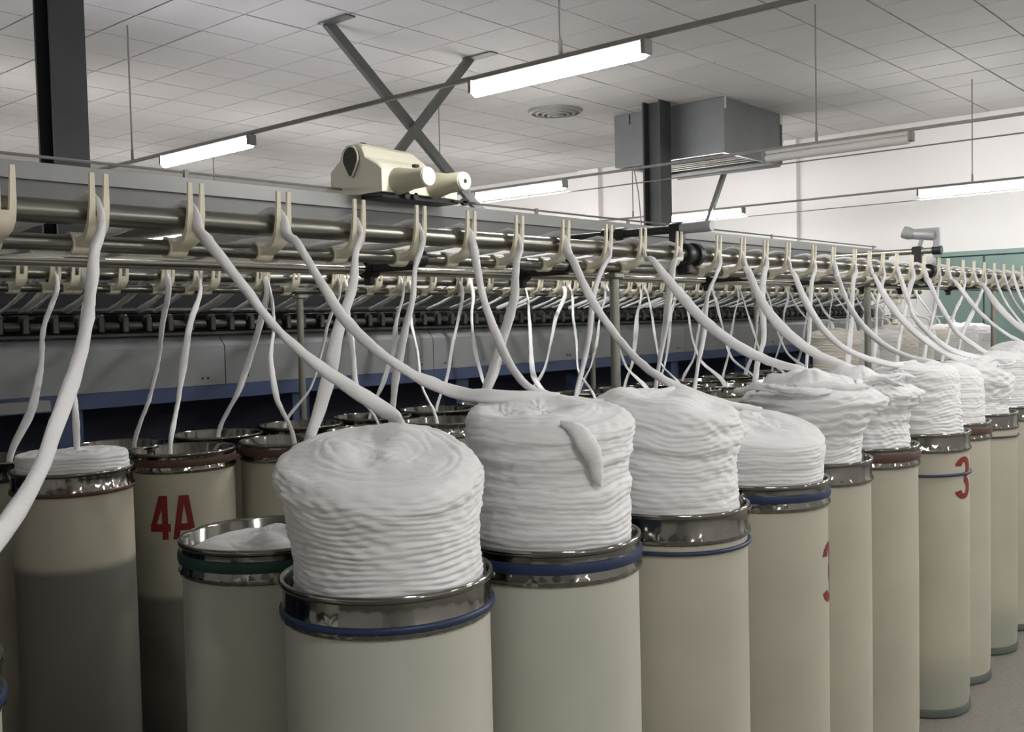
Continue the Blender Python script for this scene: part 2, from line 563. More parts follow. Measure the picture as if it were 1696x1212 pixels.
# ------------------------------------------------------------------ roving frame (the machine behind)
MY = 4.40
MX0, MX1 = -3.0, 11.75
rf = thing('roving_frame', (0, MY, 0), 'long grey and navy roving frame machine behind the back rows of cans', 'machine')
pw = 1.46
k = 0
x = MX0
while x < MX1 - .1:
    xe = min(x + pw, MX1)
    g = .003
    prof = [(0, 1.285), (0, 1.478), (.055, 1.535), (.30, 1.548), (.30, 1.285)]
    p = MB().prism(prof, 'x', x + g, xe - g).build('back_panel', M['panel'], rf, smooth=0)
    sc = MB()
    for dx in (.10, .13, pw - .13, pw - .10):
        sc.tube([(x + dx, -.003, 1.32), (x + dx, .004, 1.32)], .006, 8)
    sc.build('screw', M['black'], p)
    x = xe
MB().box((MX0, -.012, 1.215), (MX1, .30, 1.283)).build('base_rail', M['blue'], rf, smooth=0)
MB().box((MX0, .42, 0), (MX1, .46, 1.21)).build('lower_panel', M['blue_dark'], rf, smooth=0)
x = 3.32 - 1.26 * 4
while x < MX1:
    MB().box((x - .055, .03, 0), (x + .055, .14, 1.214)).build('leg', M['blue'], rf, smooth=0)
    x += 1.26
MB().box((-.5, -.16, 1.232), (1.89, -.10, 1.275)).build('pale_rail', M['beam_hi'], rf, smooth=0)
MB().box((MX0, .36, 1.548), (MX1, .60, 1.80)).build('drafting_back', M['void'], rf, smooth=0)
MB().box((MX0, .0, 1.536), (MX1, .36, 1.549)).build('drafting_ledge', M['dark'], rf, smooth=0)
for (y, z, r) in ((.10, 1.575, .016), (.17, 1.62, .016), (.25, 1.66, .020), (.30, 1.585, .012)):
    MB().tube([(MX0, y, z), (MX1, y, z)], r, 10).build('drafting_roller', M['dark'], rf)
am = MB()
am.box((-.022, .02, 1.600), (.022, .30, 1.640), bev=.006)
am.box((-.014, .0, 1.555), (.014, .05, 1.625), bev=.004)
arm_me = am.mesh('weighting_arm', M['arm'])
kn = MB()
kn.tube([(-.034, .035, 1.585), (.034, .035, 1.585)], .021, 12)
knob_me = kn.mesh('roller_knob', M['arm'])
x = 1.2
while x < MX1 - .2:
    a = link('weighting_arm', arm_me, rf, (x + random.uniform(-.01, .01), 0, 0))
    link('roller_knob', knob_me, a, (.056, 0, random.uniform(-.004, .004)))
    x += .113
# head of the machine at its far end
MB().box((MX1, -.05, 0), (MX1 + .55, .75, 1.50), bev=.04).build('headstock', M['panel'], rf)
MB().tube([(MX1 - .35, .02, 1.28), (MX1 - .35, .02, 1.52), (MX1 - .35, .02, 1.62), (MX1 - .35, .02, 1.66)], [.105, .105, .09, .04], 20).build('round_cover', M['beam_hi'], rf)
cb = MB()
for q in range(7):
    cb.tube([(MX1 + .05, -.06, 1.26 + q * .062), (MX1 + .05, -.06, 1.31 + q * .062)], [.05 + .02 * (q % 2), .06 - .015 * (q % 2)], 14)
cb.box((MX1 - .06, -.12, 1.69), (MX1 + .18, .02, 1.73))
cb.build('stacked_column', M['hook'], rf)

bm_ = thing('overhead_beam', (0, 4.70, 2.16), 'long grey overhead track beam above the machine, carrying the cream cleaner', 'beam')
MB().box((-3.0, -.02, .105), (12.55, .26, .185)).build('upper_rail', M['beam_hi'], bm_, smooth=0)
MB().box((-3.0, 0.0, 0.0), (12.55, .24, .1045)).build('lower_rail', M['beam_lo'], bm_, smooth=0)
MB().box((-3.0, .03, -.05), (12.55, .21, -.0005)).build('bottom_channel', M['beam_lo'], bm_, smooth=0)
wi = MB()
wi.tube([(-3.0, .10, .232), (12.4, .10, .232)], .008, 6)
wi.build('guide_wire', M['conduit'], bm_)
for x in (-1.5, 2.9, 5.8, 7.0, 9.6, 12.3):
    MB().box((x - .012, .09, .1855), (x + .012, .11, .245)).build('wire_bracket', M['conduit'], bm_, smooth=0)
for x in (-2.0, 12.0):
    MB().box((x - .05, .07, -2.16), (x + .05, .17, -.051)).build('beam_post', M['beam_lo'], bm_, smooth=0)

# ------------------------------------------------------------------ travelling cleaner
cl = thing('travelling_cleaner', (3.95, 4.68, 2.345), 'cream box-shaped travelling cleaner with two round motors riding on the overhead beam', 'cleaner')
face = [(.27, .0), (.275, .05), (.225, .075), (.22, .165), (.13, .225), (.105, .285), (.075, .305), (-.045, .305), (-.075, .285), (-.105, .22), (-.215, .165), (-.25, .135), (-.25, .0)]
nf = len(face)
secs = [(0.0, 0.96, 0.0), (.012, 1.0, 0.0), (.42, 1.0, -.01), (.52, .93, -.04), (.63, .80, -.10), (.655, .76, -.11)]
vs, fs = [], []
for (x, s, dz) in secs:
    for (y, z) in face:
        zz = z * (s if z > .1 else 1) + (dz * (z / .305) if z > .05 else 0)
        vs.append((x, y * (.985 if x == 0 else 1) * (0.5 + 0.5 * s if x > .5 else 1), max(0, zz)))
for i in range(len(secs) - 1):
    for k in range(nf):
        k2 = (k + 1) % nf
        fs.append((i * nf + k, i * nf + k2, (i + 1) * nf + k2, (i + 1) * nf + k))
fs += [tuple(range(nf - 1, -1, -1)), tuple(range((len(secs) - 1) * nf, len(secs) * nf))]
MB().add(vs, fs).build('housing', M['cream'], cl, smooth=28)
noz = []
for k in range(28):
    a = 2 * PI * k / 28
    y, z = .070 * math.cos(a), .076 * math.sin(a)
    if z < -.02:
        t = min(1, (-z - .02) / .052)
        y *= 1 - .5 * t
        z -= .035 * t
    noz.append((y + .015, z + .215))
MB().prism(noz, 'x', -.016, .02).build('nozzle_opening', M['column'], cl)
ring = MB()
for i in range(28):
    y0, z0 = noz[i]
    y1, z1 = noz[(i + 1) % 28]
    ring.tube([(-.014, y0, z0), (-.014, y1, z1)], .006, 6)
ring.build('nozzle_rim', M['cream'], cl)
for (x, z, hole) in ((.11, .038, False), (.41, .038, True)):
    mb_ = MB()
    prof = [(.001, 0), (.080, 0), (.080, -.02), (.060, -.13), (.057, -.255), (.050, -.262), (.001, -.262)]
    n = 26
    vs, fs = [], []
    for (r, yy) in prof:
        for k in range(n):
            a = 2 * PI * k / n
            vs.append((x + .02 + r * math.cos(a), -.24 + yy, z + .03 + r * math.sin(a)))
    for i in range(len(prof) - 1):
        for k in range(n):
            k2 = (k + 1) % n
            fs.append((i * n + k, i * n + k2, (i + 1) * n + k2, (i + 1) * n + k))
    mo = mb_.add(vs, fs).build('motor', M['cream_dull'], cl)
    MB().tube([(x + .02, -.502, z + .03), (x + .02, -.508, z + .03)], .052, 24).build('motor_cap', M['cream'], mo)
    if hole:
        MB().tube([(x + .02, -.507, z + .03), (x + .02, -.511, z + .03)], .013, 12).build('cap_hole', M['black'], mo)
ch = MB()
ch.box((.03, -.22, -.028), (.66, -.03, -.001))
ch.box((.60, -.25, -.018), (.80, -.20, -.006))
for x in (.15, .62):
    ch.tube([(x, -.16, .0), (x, -.10, .0)], .02, 12)
ch.build('chassis', M['black'], cl, smooth=0)
for x in (.20, .27, .70):
    MB().tube([(x, -.25, -.01), (x, -.222, -.01)], .022, 16).build('wheel', M['dark'], cl)
MB().box((.05, -.02, .30), (.09, .01, .318), bev=.004).build('top_knob', M['black'], cl)
MB().box((.18, -.34, .145), (.22, -.31, .165), bev=.004).build('terminal_block', M['black'], cl)

# ------------------------------------------------------------------ creel rails with sliver guides
hk = MB()
for s in (-1, 1):
    hk.sweep_rect([(-.047, .078), (-.046, .045), (-.0435, .010), (-.039, -.012)], [.0095, .0110, .0125, .0135], [.006, .007, .008, .009], x0=s * .0148)
hk.sweep_rect([(-.040, -.008), (-.036, -.024), (-.024, -.040), (-.006, -.050), (.018, -.055), (.034, -.056)], [.043, .043, .040, .036, .036, .042], [.008, .011, .013, .014, .016, .030])
rp = [(.050 + .0215 * math.cos(a), -.058 + .0215 * math.sin(a)) for a in np.linspace(PI * 0.25, PI * 1.9, 10)]
hk.sweep_rect(rp, .044, .006)
hook_me = hk.mesh('guide_hook', M['hook'], smooth=40)

FRONT_HOOKS = [0.60, 0.832, 1.023, 1.248, 1.487, 1.725, 1.947, 2.15, 2.367, 2.6, 2.84, 3.052, 3.298, 3.595, 3.795, 4.0, 4.214, 4.484, 4.701, 4.957,
               5.152, 5.333, 5.534, 5.765, 5.96, 6.219, 6.383, 6.672]
x = 6.89
while x < 11.6:
    FRONT_HOOKS.append(round(x, 3))
    x += .225
KF = .978
FRONT_HOOKS = [round(h * KF, 3) for h in FRONT_HOOKS]
FY, FZ = 2.03, 1.805
BY, BZ = 4.03, 1.80


def creel(name, Y, Z, xa, xb, hooks, posts, label, stop_bar=True):
    t = thing(name, (0, Y, Z), label, 'creel rail')
    MB().tube([(xa, 0, 0), (xb, 0, 0)], .025, 24).build('lifting_roller', M['steel'], t)
    MB().tube([(xa, .05, -.058), (xb, .05, -.058)], .0175, 18).build('guide_bar', M['steel'], t)
    for h in hooks:
        link('guide_hook', hook_me, t, (h, 0, 0))
    for p in posts:
        po = MB().tube([(p, .05, -Z), (p, .05, -.078)], .0175, 16).build('post', M['steel_post'], t)
        MB().box((p - .028, .022, -.098), (p + .028, .078, -.0755), bev=.005).build('post_cap', M['steel_post'], po)
        MB().tube([(p, .05, -Z), (p, .05, -Z + .012)], .06, 18).build('foot_plate', M['steel_post'], po)
    return t


fr_ = creel('creel_rail', FY, FZ, -1.2, 11.9, FRONT_HOOKS, (-.3, 2.94, 5.25, 7.5, 9.8),
            'front creel rail of steel tubes with cream fork guides, running across the picture')
MB().tube([(-1.2, .26, -.075), (11.9, .26, -.075)], .019, 20).build('stop_bar', M['steel_bright'], fr_)


def clamp(x, t, dz=0.0):
    m = MB()
    m.tube([(x - .022, .26, -.075), (x + .022, .26, -.075)], .029, 14)
    m.box((x - .016, .06, -.088), (x + .016, .25, -.062), bev=.004)
    m.tube([(x - .02, .05, -.058), (x + .02, .05, -.058)], .024, 14)
    m.box((x - .012, .245, -.125), (x + .012, .275, -.095), bev=.004)
    return m.build('bar_clamp', M['black'], t)


for x in (0.2, 1.98, 2.68, 3.95, 4.85, 5.7, 6.3, 7.2, 8.2):
    clamp(x, fr_)
# bearings and cross bars
for (x, name) in ((3.37, 'bearing'), (6.08, 'bearing')):
    b = MB()
    b.tube([(x - .05, 0, 0), (x - .045, 0, 0), (x - .02, 0, 0), (x - .018, 0, 0), (x + .018, 0, 0), (x + .02, 0, 0), (x + .045, 0, 0), (x + .05, 0, 0)],
           [.036, .042, .042, .034, .034, .046, .046, .038], 24)
    b.box((x - .02, -.01, -.075), (x + .02, .06, -.02), bev=.006)
    b.build('bearing', M['black'], fr_)
cz = .098
cbm = MB().tube([(3.32, -.04, cz), (3.32, .72, cz)], .016, 16).build('cross_bar', M['dark'], fr_)
MB().tube([(3.32, -.13, cz), (3.32, -.125, cz), (3.32, .0, cz)], [.019, .021, .021], 18).build('end_sleeve', M['grey_device'], cbm)
cj = MB()
cj.box((3.30, -.004, .02), (3.345, .05, cz + .024), bev=.006)
cj.build('cross_bar_bracket', M['black'], fr_)
for (ya_, yb_) in ((.26, .30), (.34, .365)):
    MB().tube([(3.32, ya_, cz), (3.32, yb_, cz)], .026, 16).build('collar', M['black'], cbm)
cz2 = .115
cb2 = MB().tube([(5.98, -.075, cz2), (5.98, .55, cz2)], .018, 16).build('cross_bar', M['steel_bright'], fr_)
MB().tube([(5.98, -.095, cz2), (5.98, -.045, cz2)], .025, 16).build('end_sleeve', M['black'], cb2)
MB().box((5.955, .015, .02), (6.01, .07, cz2 + .028), bev=.006).build('cross_bar_bracket', M['black'], fr_)
sd = MB()
sd.tube([(5.98, .06, .215), (5.98, .055, .215), (5.98, -.06, .20)], [.028, .030, .030], 18)
sd.tube([(5.98, .125, .235), (5.98, .12, .233), (5.98, .09, .222), (5.98, .06, .215)], [.020, .036, .036, .028], 18)
sd.build('sensor_head', M['grey_device'], fr_)
sb = MB()
vs, fs = flat_bar((0, 0, 0), (0.001, 0, .09), .02, .02)
sb.tube([(5.98, .04, cz2), (5.98, .015, .19)], .012, 10)
sb.box((5.965, -.085, cz2 + .01), (5.995, -.05, .235), bev=.004)
sb.box((5.965, -.085, .228), (5.995, .10, .245), bev=.004)
sb.build('sensor_bracket', M['grey_device'], fr_)

# ------------------------------------------------------------------ sliver cans
HCAN, RC = 1.10, 0.196
NSEG = 64
body_prof = [(RC - .012, .30), (RC - .010, HCAN - .045), (RC - .004, HCAN - .045), (RC - .004, HCAN - .06), (RC - .003, .6), (RC - .004, .10), (RC - .008, .022), (RC - .03, .022)]


def ring_prof(za, zb, r, t):
    """rounded band profile"""
    h = zb - za
    return [(r - t, za), (r - t * .2, za + h * .06), (r, za + h * .3), (r, za + h * .7), (r - t * .2, zb - h * .06), (r - t, zb)]


rim_prof_tall = [(RC - .014, HCAN - .075), (RC - .001, HCAN - .075), (RC + .003, HCAN - .070), (RC + .003, HCAN - .062), (RC - .001, HCAN - .056), (RC - .001, HCAN - .014),
                 (RC + .004, HCAN - .010), (RC + .005, HCAN - .004), (RC + .002, HCAN), (RC - .004, HCAN), (RC - .008, HCAN - .005), (RC - .009, HCAN - .07)]
body_me = MB().lathe(body_prof, NSEG).add([], []).mesh('can_body', M['can'], smooth=50)
body_me2 = MB().lathe(body_prof, NSEG).mesh('can_body', M['can_grey'], smooth=50)
body_me_a = MB().lathe(body_prof, NSEG).mesh('can_body', M['can_two_tone_a'], smooth=50)
body_me_b = MB().lathe(body_prof, NSEG).mesh('can_body', M['can_two_tone_b'], smooth=50)
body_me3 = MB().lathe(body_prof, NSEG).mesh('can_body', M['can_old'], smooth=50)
base_me = MB().lathe([(.001, .002), (RC - .006, .002), (RC - .001, .006), (RC - .001, .026), (RC - .005, .034), (RC - .012, .034)], NSEG).mesh('can_base', M['can_base'], smooth=50)
rm = MB().lathe(rim_prof_tall, 144, closed=True)
for q in range(2, 4):
    for k in range(144):
        i_ = q * 144 + k
        f_ = 1 + (.0015 / RC) * math.sin(36 * 2 * PI * k / 144 + .4)
        rm.v[i_] = (rm.v[i_][0] * f_, rm.v[i_][1] * f_, rm.v[i_][2])
rim_me = rm.mesh('can_rim', M['chrome'], smooth=50)
plate_me = MB().lathe([(.001, .88), (RC - .02, .88), (RC - .018, .87)], 40).mesh('platform', M['dark'], smooth=50)
bands = {}


def band_mesh(colour, za, zb):
    key = (colour, za, zb)
    if key not in bands:
        bands[key] = MB().lathe(ring_prof(HCAN + za, HCAN + zb, RC + .0055, .008), NSEG).mesh('rim_band', M['band_' + colour], smooth=60)
    return bands[key]


def make_can(x, y, label, band, group, body=None, plate=True, zs=1.0, lean=(0, 0)):
    t = thing('sliver_can', (x, y, 0), label, 'can', group, rz=random.uniform(0, 6.28))
    t.scale = (1, 1, zs)
    link('can_body', body or body_me, t)
    link('can_base', base_me, t)
    link('can_rim', rim_me, t)
    if plate:
        link('platform', plate_me, t)
    for b in band:
        link('rim_band', band_mesh(*b), t)
    return t


def marking(can, strokes, ang, zc, h, w, name='painted_number'):
    """strokes: list of polylines of quads in unit box, wrapped round the can at world angle ang"""
    m = MB()
    r = RC - .0022
    for quad in strokes:
        (a, b, c, d) = [np.array(q, float) for q in quad]
        n, k = 5, 5
        vs, fs = [], []
        for i in range(n + 1):
            for j in range(k + 1):
                s, u = i / n, j / k
                p = (a * (1 - s) + b * s) * (1 - u) + (d * (1 - s) + c * s) * u
                th = ang + (p[0] - .5) * w / r
                z = zc + (p[1] - .5) * h
                vs.append((r * math.cos(th), r * math.sin(th), z))
        for i in range(n):
            for j in range(k):
                fs.append((i * (k + 1) + j, (i + 1) * (k + 1) + j, (i + 1) * (k + 1) + j + 1, i * (k + 1) + j + 1))
        m.add(vs, fs)
    o = m.build(name, M['red'], can)
    o.rotation_euler = (0, 0, -can.rotation_euler[2])
    return o


def bar(p, q, w0, w1=None):
    """quad along p-q, horizontal width w"""
    w1 = w1 or w0
    return [(p[0] - w0 / 2, p[1]), (p[0] + w0 / 2, p[1]), (q[0] + w1 / 2, q[1]), (q[0] - w1 / 2, q[1])]


G4 = [bar((.70, 0), (.70, 1), .27), [(.0, .18), (.95, .18), (.95, .36), (.0, .36)], bar((.14, .30), (.62, 1), .26, .34)]
GA = [bar((.13, 0), (.42, 1), .26), bar((.87, 0), (.58, 1), .26), [(.25, .20), (.75, .20), (.72, .36), (.28, .36)], [(.30, .9), (.70, .9), (.70, 1), (.30, 1)]]
G3 = []
for (c, a0, a1, ry) in (((.45, .74), 165, -88, .26), ((.45, .26), 88, -165, .26)):
    an = np.radians(np.linspace(a0, a1, 11))
    for i in range(10):
        o0, o1 = (c[0] + .5 * math.cos(an[i]), c[1] + ry * math.sin(an[i])), (c[0] + .5 * math.cos(an[i + 1]), c[1] + ry * math.sin(an[i + 1]))
        i0, i1 = (c[0] + .16 * math.cos(an[i]), c[1] + (ry - .13) * math.sin(an[i])), (c[0] + .16 * math.cos(an[i + 1]), c[1] + (ry - .13) * math.sin(an[i + 1]))
        G3.append([i0, o0, o1, i1])

BLUE_LOW = [('blue', -.066, -.052)]
BLUE_MID = [('blue', -.050, -.026)]
BLUE_GAP = [('blue', -.098, -.088)]
BROWN = [('brown', -.052, -.022)]
GREEN = [('green', -.050, -.024)]
BLACK = []
# front row (A): x, y, band, body, description of the can
FRONT = [
    (0.408, 1.59, [('blue', -.066, -.052)], body_me2, 'pale can cut off by the left edge'),
    (1.249, 1.417, BLUE_LOW, body_me2, 'big one in the foreground with a blue ring on its rim'),
    (1.695, 1.383, BLUE_MID, body_me2, 'second in the front row, with a wide blue band'),
    (2.160, 1.369, BLUE_GAP, body_me, 'third in the front row, with a blue ring below its rim'),
    (2.647, 1.374, BLUE_MID, body_me, 'fourth in the front row, blue-banded with a cut-off red number'),
    (3.110, 1.431, BLACK, body_me, 'fifth in the front row, dark-rimmed under the spilling heap'),
    (3.543, 1.432, BROWN, body_me, 'sixth in the front row, brown-banded'),
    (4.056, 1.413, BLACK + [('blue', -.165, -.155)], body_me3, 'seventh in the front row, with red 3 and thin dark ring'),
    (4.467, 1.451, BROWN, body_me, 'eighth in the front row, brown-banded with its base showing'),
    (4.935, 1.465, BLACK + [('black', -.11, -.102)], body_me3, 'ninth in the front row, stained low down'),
    (5.390, 1.460, BLACK, body_me, 'tenth in the front row, at the right edge'),
    (5.845, 1.450, BROWN, body_me, 'eleventh in the front row, hidden at the right edge'),
    (6.300, 1.450, BLACK, body_me, 'twelfth in the front row, hidden at the right edge'),
]
cans = []
for (x, y, band, body, d) in FRONT:
    cans.append(make_can(x, y, 'cream sliver can, ' + d, band, 'cream sliver cans of the front row', body))


def view_angle(x, y):
    return math.atan2(-y, -x)


marking(cans[7], G3, view_angle(4.056, 1.413) + math.radians(62), .925, .165, .11)
marking(cans[4], G3, view_angle(2.647, 1.374) + math.radians(80), .835, .17, .11)

# second row (B)
c0 = make_can(1.330, 1.904, 'cream sliver can with a green rim band, tucked behind the big foreground can', GREEN, 'cream sliver cans of the second row', body_me2)
for k in range(1, 9):
    make_can(1.33 + .455 * k, 1.905, 'cream sliver can hidden behind the front row stacks, %s behind the green-banded one' % ordinal(k), BROWN if k % 2 else BLACK, 'cream sliver cans of the second row', body_me)

# back rows (C near, D far)
ROWC = [(1.58, 3.40), (2.085, 3.545)] + [(2.50 + .455 * k, 3.43) for k in range(21)]
ROWD = [(1.50, 3.93)] + [(2.02 + .455 * k, 3.92) for k in range(21)]
canC, canD = [], []
for i, (x, y) in enumerate(ROWC):
    if i == 0:
        lab, bd, bo = 'two-tone cream sliver can at the left, topped by a low white disc of sliver', [('brown', -.078, -.062)], body_me_a
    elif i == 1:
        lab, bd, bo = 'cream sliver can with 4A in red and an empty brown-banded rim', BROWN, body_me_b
    else:
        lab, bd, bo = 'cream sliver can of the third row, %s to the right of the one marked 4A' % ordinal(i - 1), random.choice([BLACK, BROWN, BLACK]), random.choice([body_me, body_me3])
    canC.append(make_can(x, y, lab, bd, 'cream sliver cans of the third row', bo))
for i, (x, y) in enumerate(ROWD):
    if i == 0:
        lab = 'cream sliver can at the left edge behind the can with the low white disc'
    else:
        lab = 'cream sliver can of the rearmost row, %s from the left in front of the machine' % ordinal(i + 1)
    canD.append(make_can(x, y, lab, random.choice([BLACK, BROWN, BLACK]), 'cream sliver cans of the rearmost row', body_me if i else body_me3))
va = view_angle(*ROWC[1])
marking(canC[1], G4, va - math.radians(27), .862, .165, .085)
marking(canC[1], GA, va - math.radians(1), .862, .165, .085)


# ------------------------------------------------------------------ stacks of coiled sliver
def fourier(seed, n, kmax, qmax):
    r = np.random.default_rng(seed)
    k = r.integers(1, kmax + 1, n)
    q = r.uniform(-qmax, qmax, n)
    ph = r.uniform(0, 2 * PI, n)
    a = r.uniform(.4, 1, n) / np.sqrt(k)
    a /= np.sqrt((a ** 2).sum() / 2)

    def f(th, z):
        out = 0
        for i in range(n):
            out = out + a[i] * np.sin(k[i] * th + q[i] * z + ph[i])
        return out
    return f


def coil(name, x, y, zbase, ztop, R, label, seed, flare=None, tilt=(0, 0), shift=(0, 0), mess=0.0, layer=.0125, dome=.02, nth=150, material='sliver', group=None,
         rim_roll=.03, lobes=(), swirl=3.0, amp=.0034, hollow=.02):
    """stack of coiled sliver: a ridged side wall closed by a swirled top.
    flare: list of (fraction of height, radius factor); lobes: (world angle, width, extra radius, height fraction, spread)"""
    H = ztop - zbase
    flare = flare or [(0, 1), (1, 1)]
    nz = max(24, int(H / .0028))
    wob = fourier(seed, 9, 5, 18)
    wob2 = fourier(seed + 1, 12, 11, 55)
    big = fourier(seed + 2, 6, 3, 6)
    fine = fourier(seed + 3, 26, 34, 260)
    th = np.linspace(0, 2 * PI, nth, endpoint=False)
    rows = []
    fx, fy = [a for a, b in flare], [b for a, b in flare]

    def rad(th, u, z):
        r = R * np.interp(np.clip(u + (.02 + .035 * mess) * np.sin(u * PI) * big(th, 0 * z), 0, 1), fx, fy)
        for (a, wd, ex, hc, sp) in lobes:
            d = (th - a + PI) % (2 * PI) - PI
            r = r + ex * np.exp(-(d / wd) ** 2) * math.exp(-((u - hc) / sp) ** 2)
        r = r + (.0035 + .010 * mess * u) * big(th, z)
        return r
    for i in range(nz + 1):
        u = i / nz
        z = np.full_like(th, zbase + H * u)
        amt = .3 + .7 * min(1, u * 3)
        ph = (z + .0075 * amt * wob(th, z) + (.0022 + .003 * mess * u) * wob2(th, z)) / layer
        rid = np.abs(np.sin(PI * ph)) ** .65
        lay = np.floor(ph)
        lj = np.sin(lay * 12.9898 + seed) * 43758.5453
        lj = (lj - np.floor(lj)) - .5
        r = rad(th, u, z) + amp * np.clip(.75 + .45 * wob2(th + 1.7, z * .6) + .3 * big(th, z * 2), .40, 2.0) * (rid - .6) + .0018 * (1 + 2.6 * mess * max(0, u - .5)) * lj + (.0009 + .0022 * mess * u) * fine(th, z)
        # roll over at the top edge
        if u > 1 - rim_roll / H:
            q = (u - (1 - rim_roll / H)) / (rim_roll / H)
            r = r - rim_roll * .55 * (1 - math.sqrt(max(0, 1 - q * q)))
        rows.append(np.stack([r * np.cos(th), r * np.sin(th), z + .002 * wob(th, z)], 1))
    redge = np.hypot(rows[-1][:, 0], rows[-1][:, 1])
    zedge = rows[-1][:, 2]
    nr = 46
    tw = fourier(seed + 7, 8, 4, 9)
    tf = fourier(seed + 8, 22, 18, 160)
    for j in range(1, nr + 1):
        s = 1 - j / nr
        rr = redge * s
        ph = rr / (layer * 2.2) + round(swirl) * th / (2 * PI) + .35 * tw(th, rr * 10) + .10 * wob2(th, rr * 3)
        rid = np.abs(np.sin(PI * ph)) ** .7
        dz = dome * (1 - s ** 2) - hollow * math.exp(-(s / .45) ** 2) + (amp * .75 * np.clip(.6 + .5 * tw(th + 2.0, rr * 9), .05, 1.6) * (rid - .6) + .0008 * tf(th, rr)) * min(1, s * 4) + (.003 + .0055 * mess) * tw(th, rr * 6) * min(1, s * 3) * (1 - s ** 6)
        if s <= 0:
            dz = dz * 0 + dz.mean()
        rows.append(np.stack([rr * np.cos(th), rr * np.sin(th), zedge * s ** .5 + zedge.mean() * (1 - s ** .5) + dz], 1))
    V = np.concatenate(rows)
    u = np.clip((V[:, 2] - zbase) / H, 0, 1.4)
    V[:, 0] += shift[0] * u ** 1.3
    V[:, 1] += shift[1] * u ** 1.3
    V[:, 2] += (tilt[0] * V[:, 0] + tilt[1] * V[:, 1]) * u ** 1.5
    V[:, 2] -= zbase
    n = nth
    m = len(rows)
    idx = np.arange(n)
    nxt = (idx + 1) % n
    F = []
    for i in range(m - 1):
        F.append(np.stack([i * n + idx, i * n + nxt, (i + 1) * n + nxt, (i + 1) * n + idx], 1))
    F = np.concatenate(F)
    me = bpy.data.meshes.new(name)
    me.from_pydata(V.tolist(), [], F.tolist())
    me.materials.append(M[material])
    me.polygons.foreach_set('use_smooth', [True] * len(me.polygons))
    me.update()
    o = link(name, me, None, (x, y, zbase))
    tag(o, label, 'sliver stack', group)
    return o


def ribbon(pts, w, t, seed, nring=70, ns=10, fuzz=.0008, twist=0.0, wvar=.27, wf=None, s0=None, base=None):
    """soft flattened strand through pts (Catmull-Rom), returns verts, faces"""
    P = np.asarray(pts, float)
    seg = np.r_[0, np.cumsum(np.linalg.norm(np.diff(P, axis=0), axis=1))]
    Pe = np.vstack([2 * P[0] - P[1], P, 2 * P[-1] - P[-2]])
    tt = np.linspace(0, seg[-1], nring)
    Q = []
    for s in tt:
        i = min(max(int(np.searchsorted(seg, s, side='right')) - 1, 0), len(P) - 2)
        u = (s - seg[i]) / max(1e-9, seg[i + 1] - seg[i])
        p0, p1, p2, p3 = Pe[i], Pe[i + 1], Pe[i + 2], Pe[i + 3]
        # centripetal-ish tangents limited by segment length
        L = seg[i + 1] - seg[i]
        l0, l2 = max(1e-6, np.linalg.norm(p1 - p0)), max(1e-6, np.linalg.norm(p3 - p2))
        m1 = ((p2 - p1) / L * l0 + (p1 - p0) / l0 * L) / (l0 + L) * L
        m2 = ((p2 - p1) / L * l2 + (p3 - p2) / l2 * L) / (l2 + L) * L
        h00, h10, h01, h11 = 2 * u ** 3 - 3 * u ** 2 + 1, u ** 3 - 2 * u ** 2 + u, -2 * u ** 3 + 3 * u ** 2, u ** 3 - u ** 2
        Q.append(h00 * p1 + h10 * m1 + h01 * p2 + h11 * m2)
    Q = np.array(Q)
    r = np.random.default_rng(seed)
    f1, f2, p1_, p2_, p3_ = r.uniform(4, 9), r.uniform(12, 22), *r.uniform(0, 6.28, 3)
    vs = []
    up = np.array([0, 0, 1.0])
    base = r.uniform(-.5, .5) if base is None else base
    prev = None
    for i in range(nring):
        T = Q[min(i + 1, nring - 1)] - Q[max(i - 1, 0)]
        T /= np.linalg.norm(T) + 1e-12
        if prev is None:
            s_ = np.array([1.0, 0, 0]) if s0 is None else np.asarray(s0, float)
            S = s_ - T * np.dot(T, s_)
        else:
            S = prev - T * np.dot(prev, T)
        S /= np.linalg.norm(S)
        prev = S
        B = np.cross(T, S)
        s = tt[i]
        an0 = twist * math.sin(f1 * .55 * s + p3_) + base
        ww = w * (1 + wvar * math.sin(f1 * s + p1_) + wvar * .45 * math.sin(f2 * s + p2_))
        ww *= 1 if wf is None else np.interp(s, seg, wf)
        th_ = t * (1 + .2 * math.sin(f2 * .8 * s + p3_))
        for k in range(ns):
            a = 2 * PI * k / ns
            c, d = ww * math.cos(a), th_ * math.sin(a)
            ca, sa = math.cos(an0), math.sin(an0)
            vs.append(Q[i] + S * (c * ca - d * sa) + B * (c * sa + d * ca) + r.normal(0, fuzz, 3))
    fs = []
    for i in range(nring - 1):
        for k in range(ns):
            k2 = (k + 1) % ns
            fs.append((i * ns + k, i * ns + k2, (i + 1) * ns + k2, (i + 1) * ns + k))
    fs.append(tuple(range(ns - 1, -1, -1)))
    fs.append(tuple(range((nring - 1) * ns, nring * ns)))
    return vs, fs


def soft(name, vs, fs, material, parent=None):
    me = bpy.data.meshes.new(name)
    me.from_pydata([tuple(v) for v in vs], [], fs)
    me.materials.append(M[material])
    me.polygons.foreach_set('use_smooth', [True] * len(me.polygons))
    me.update()
    return link(name, me, parent)


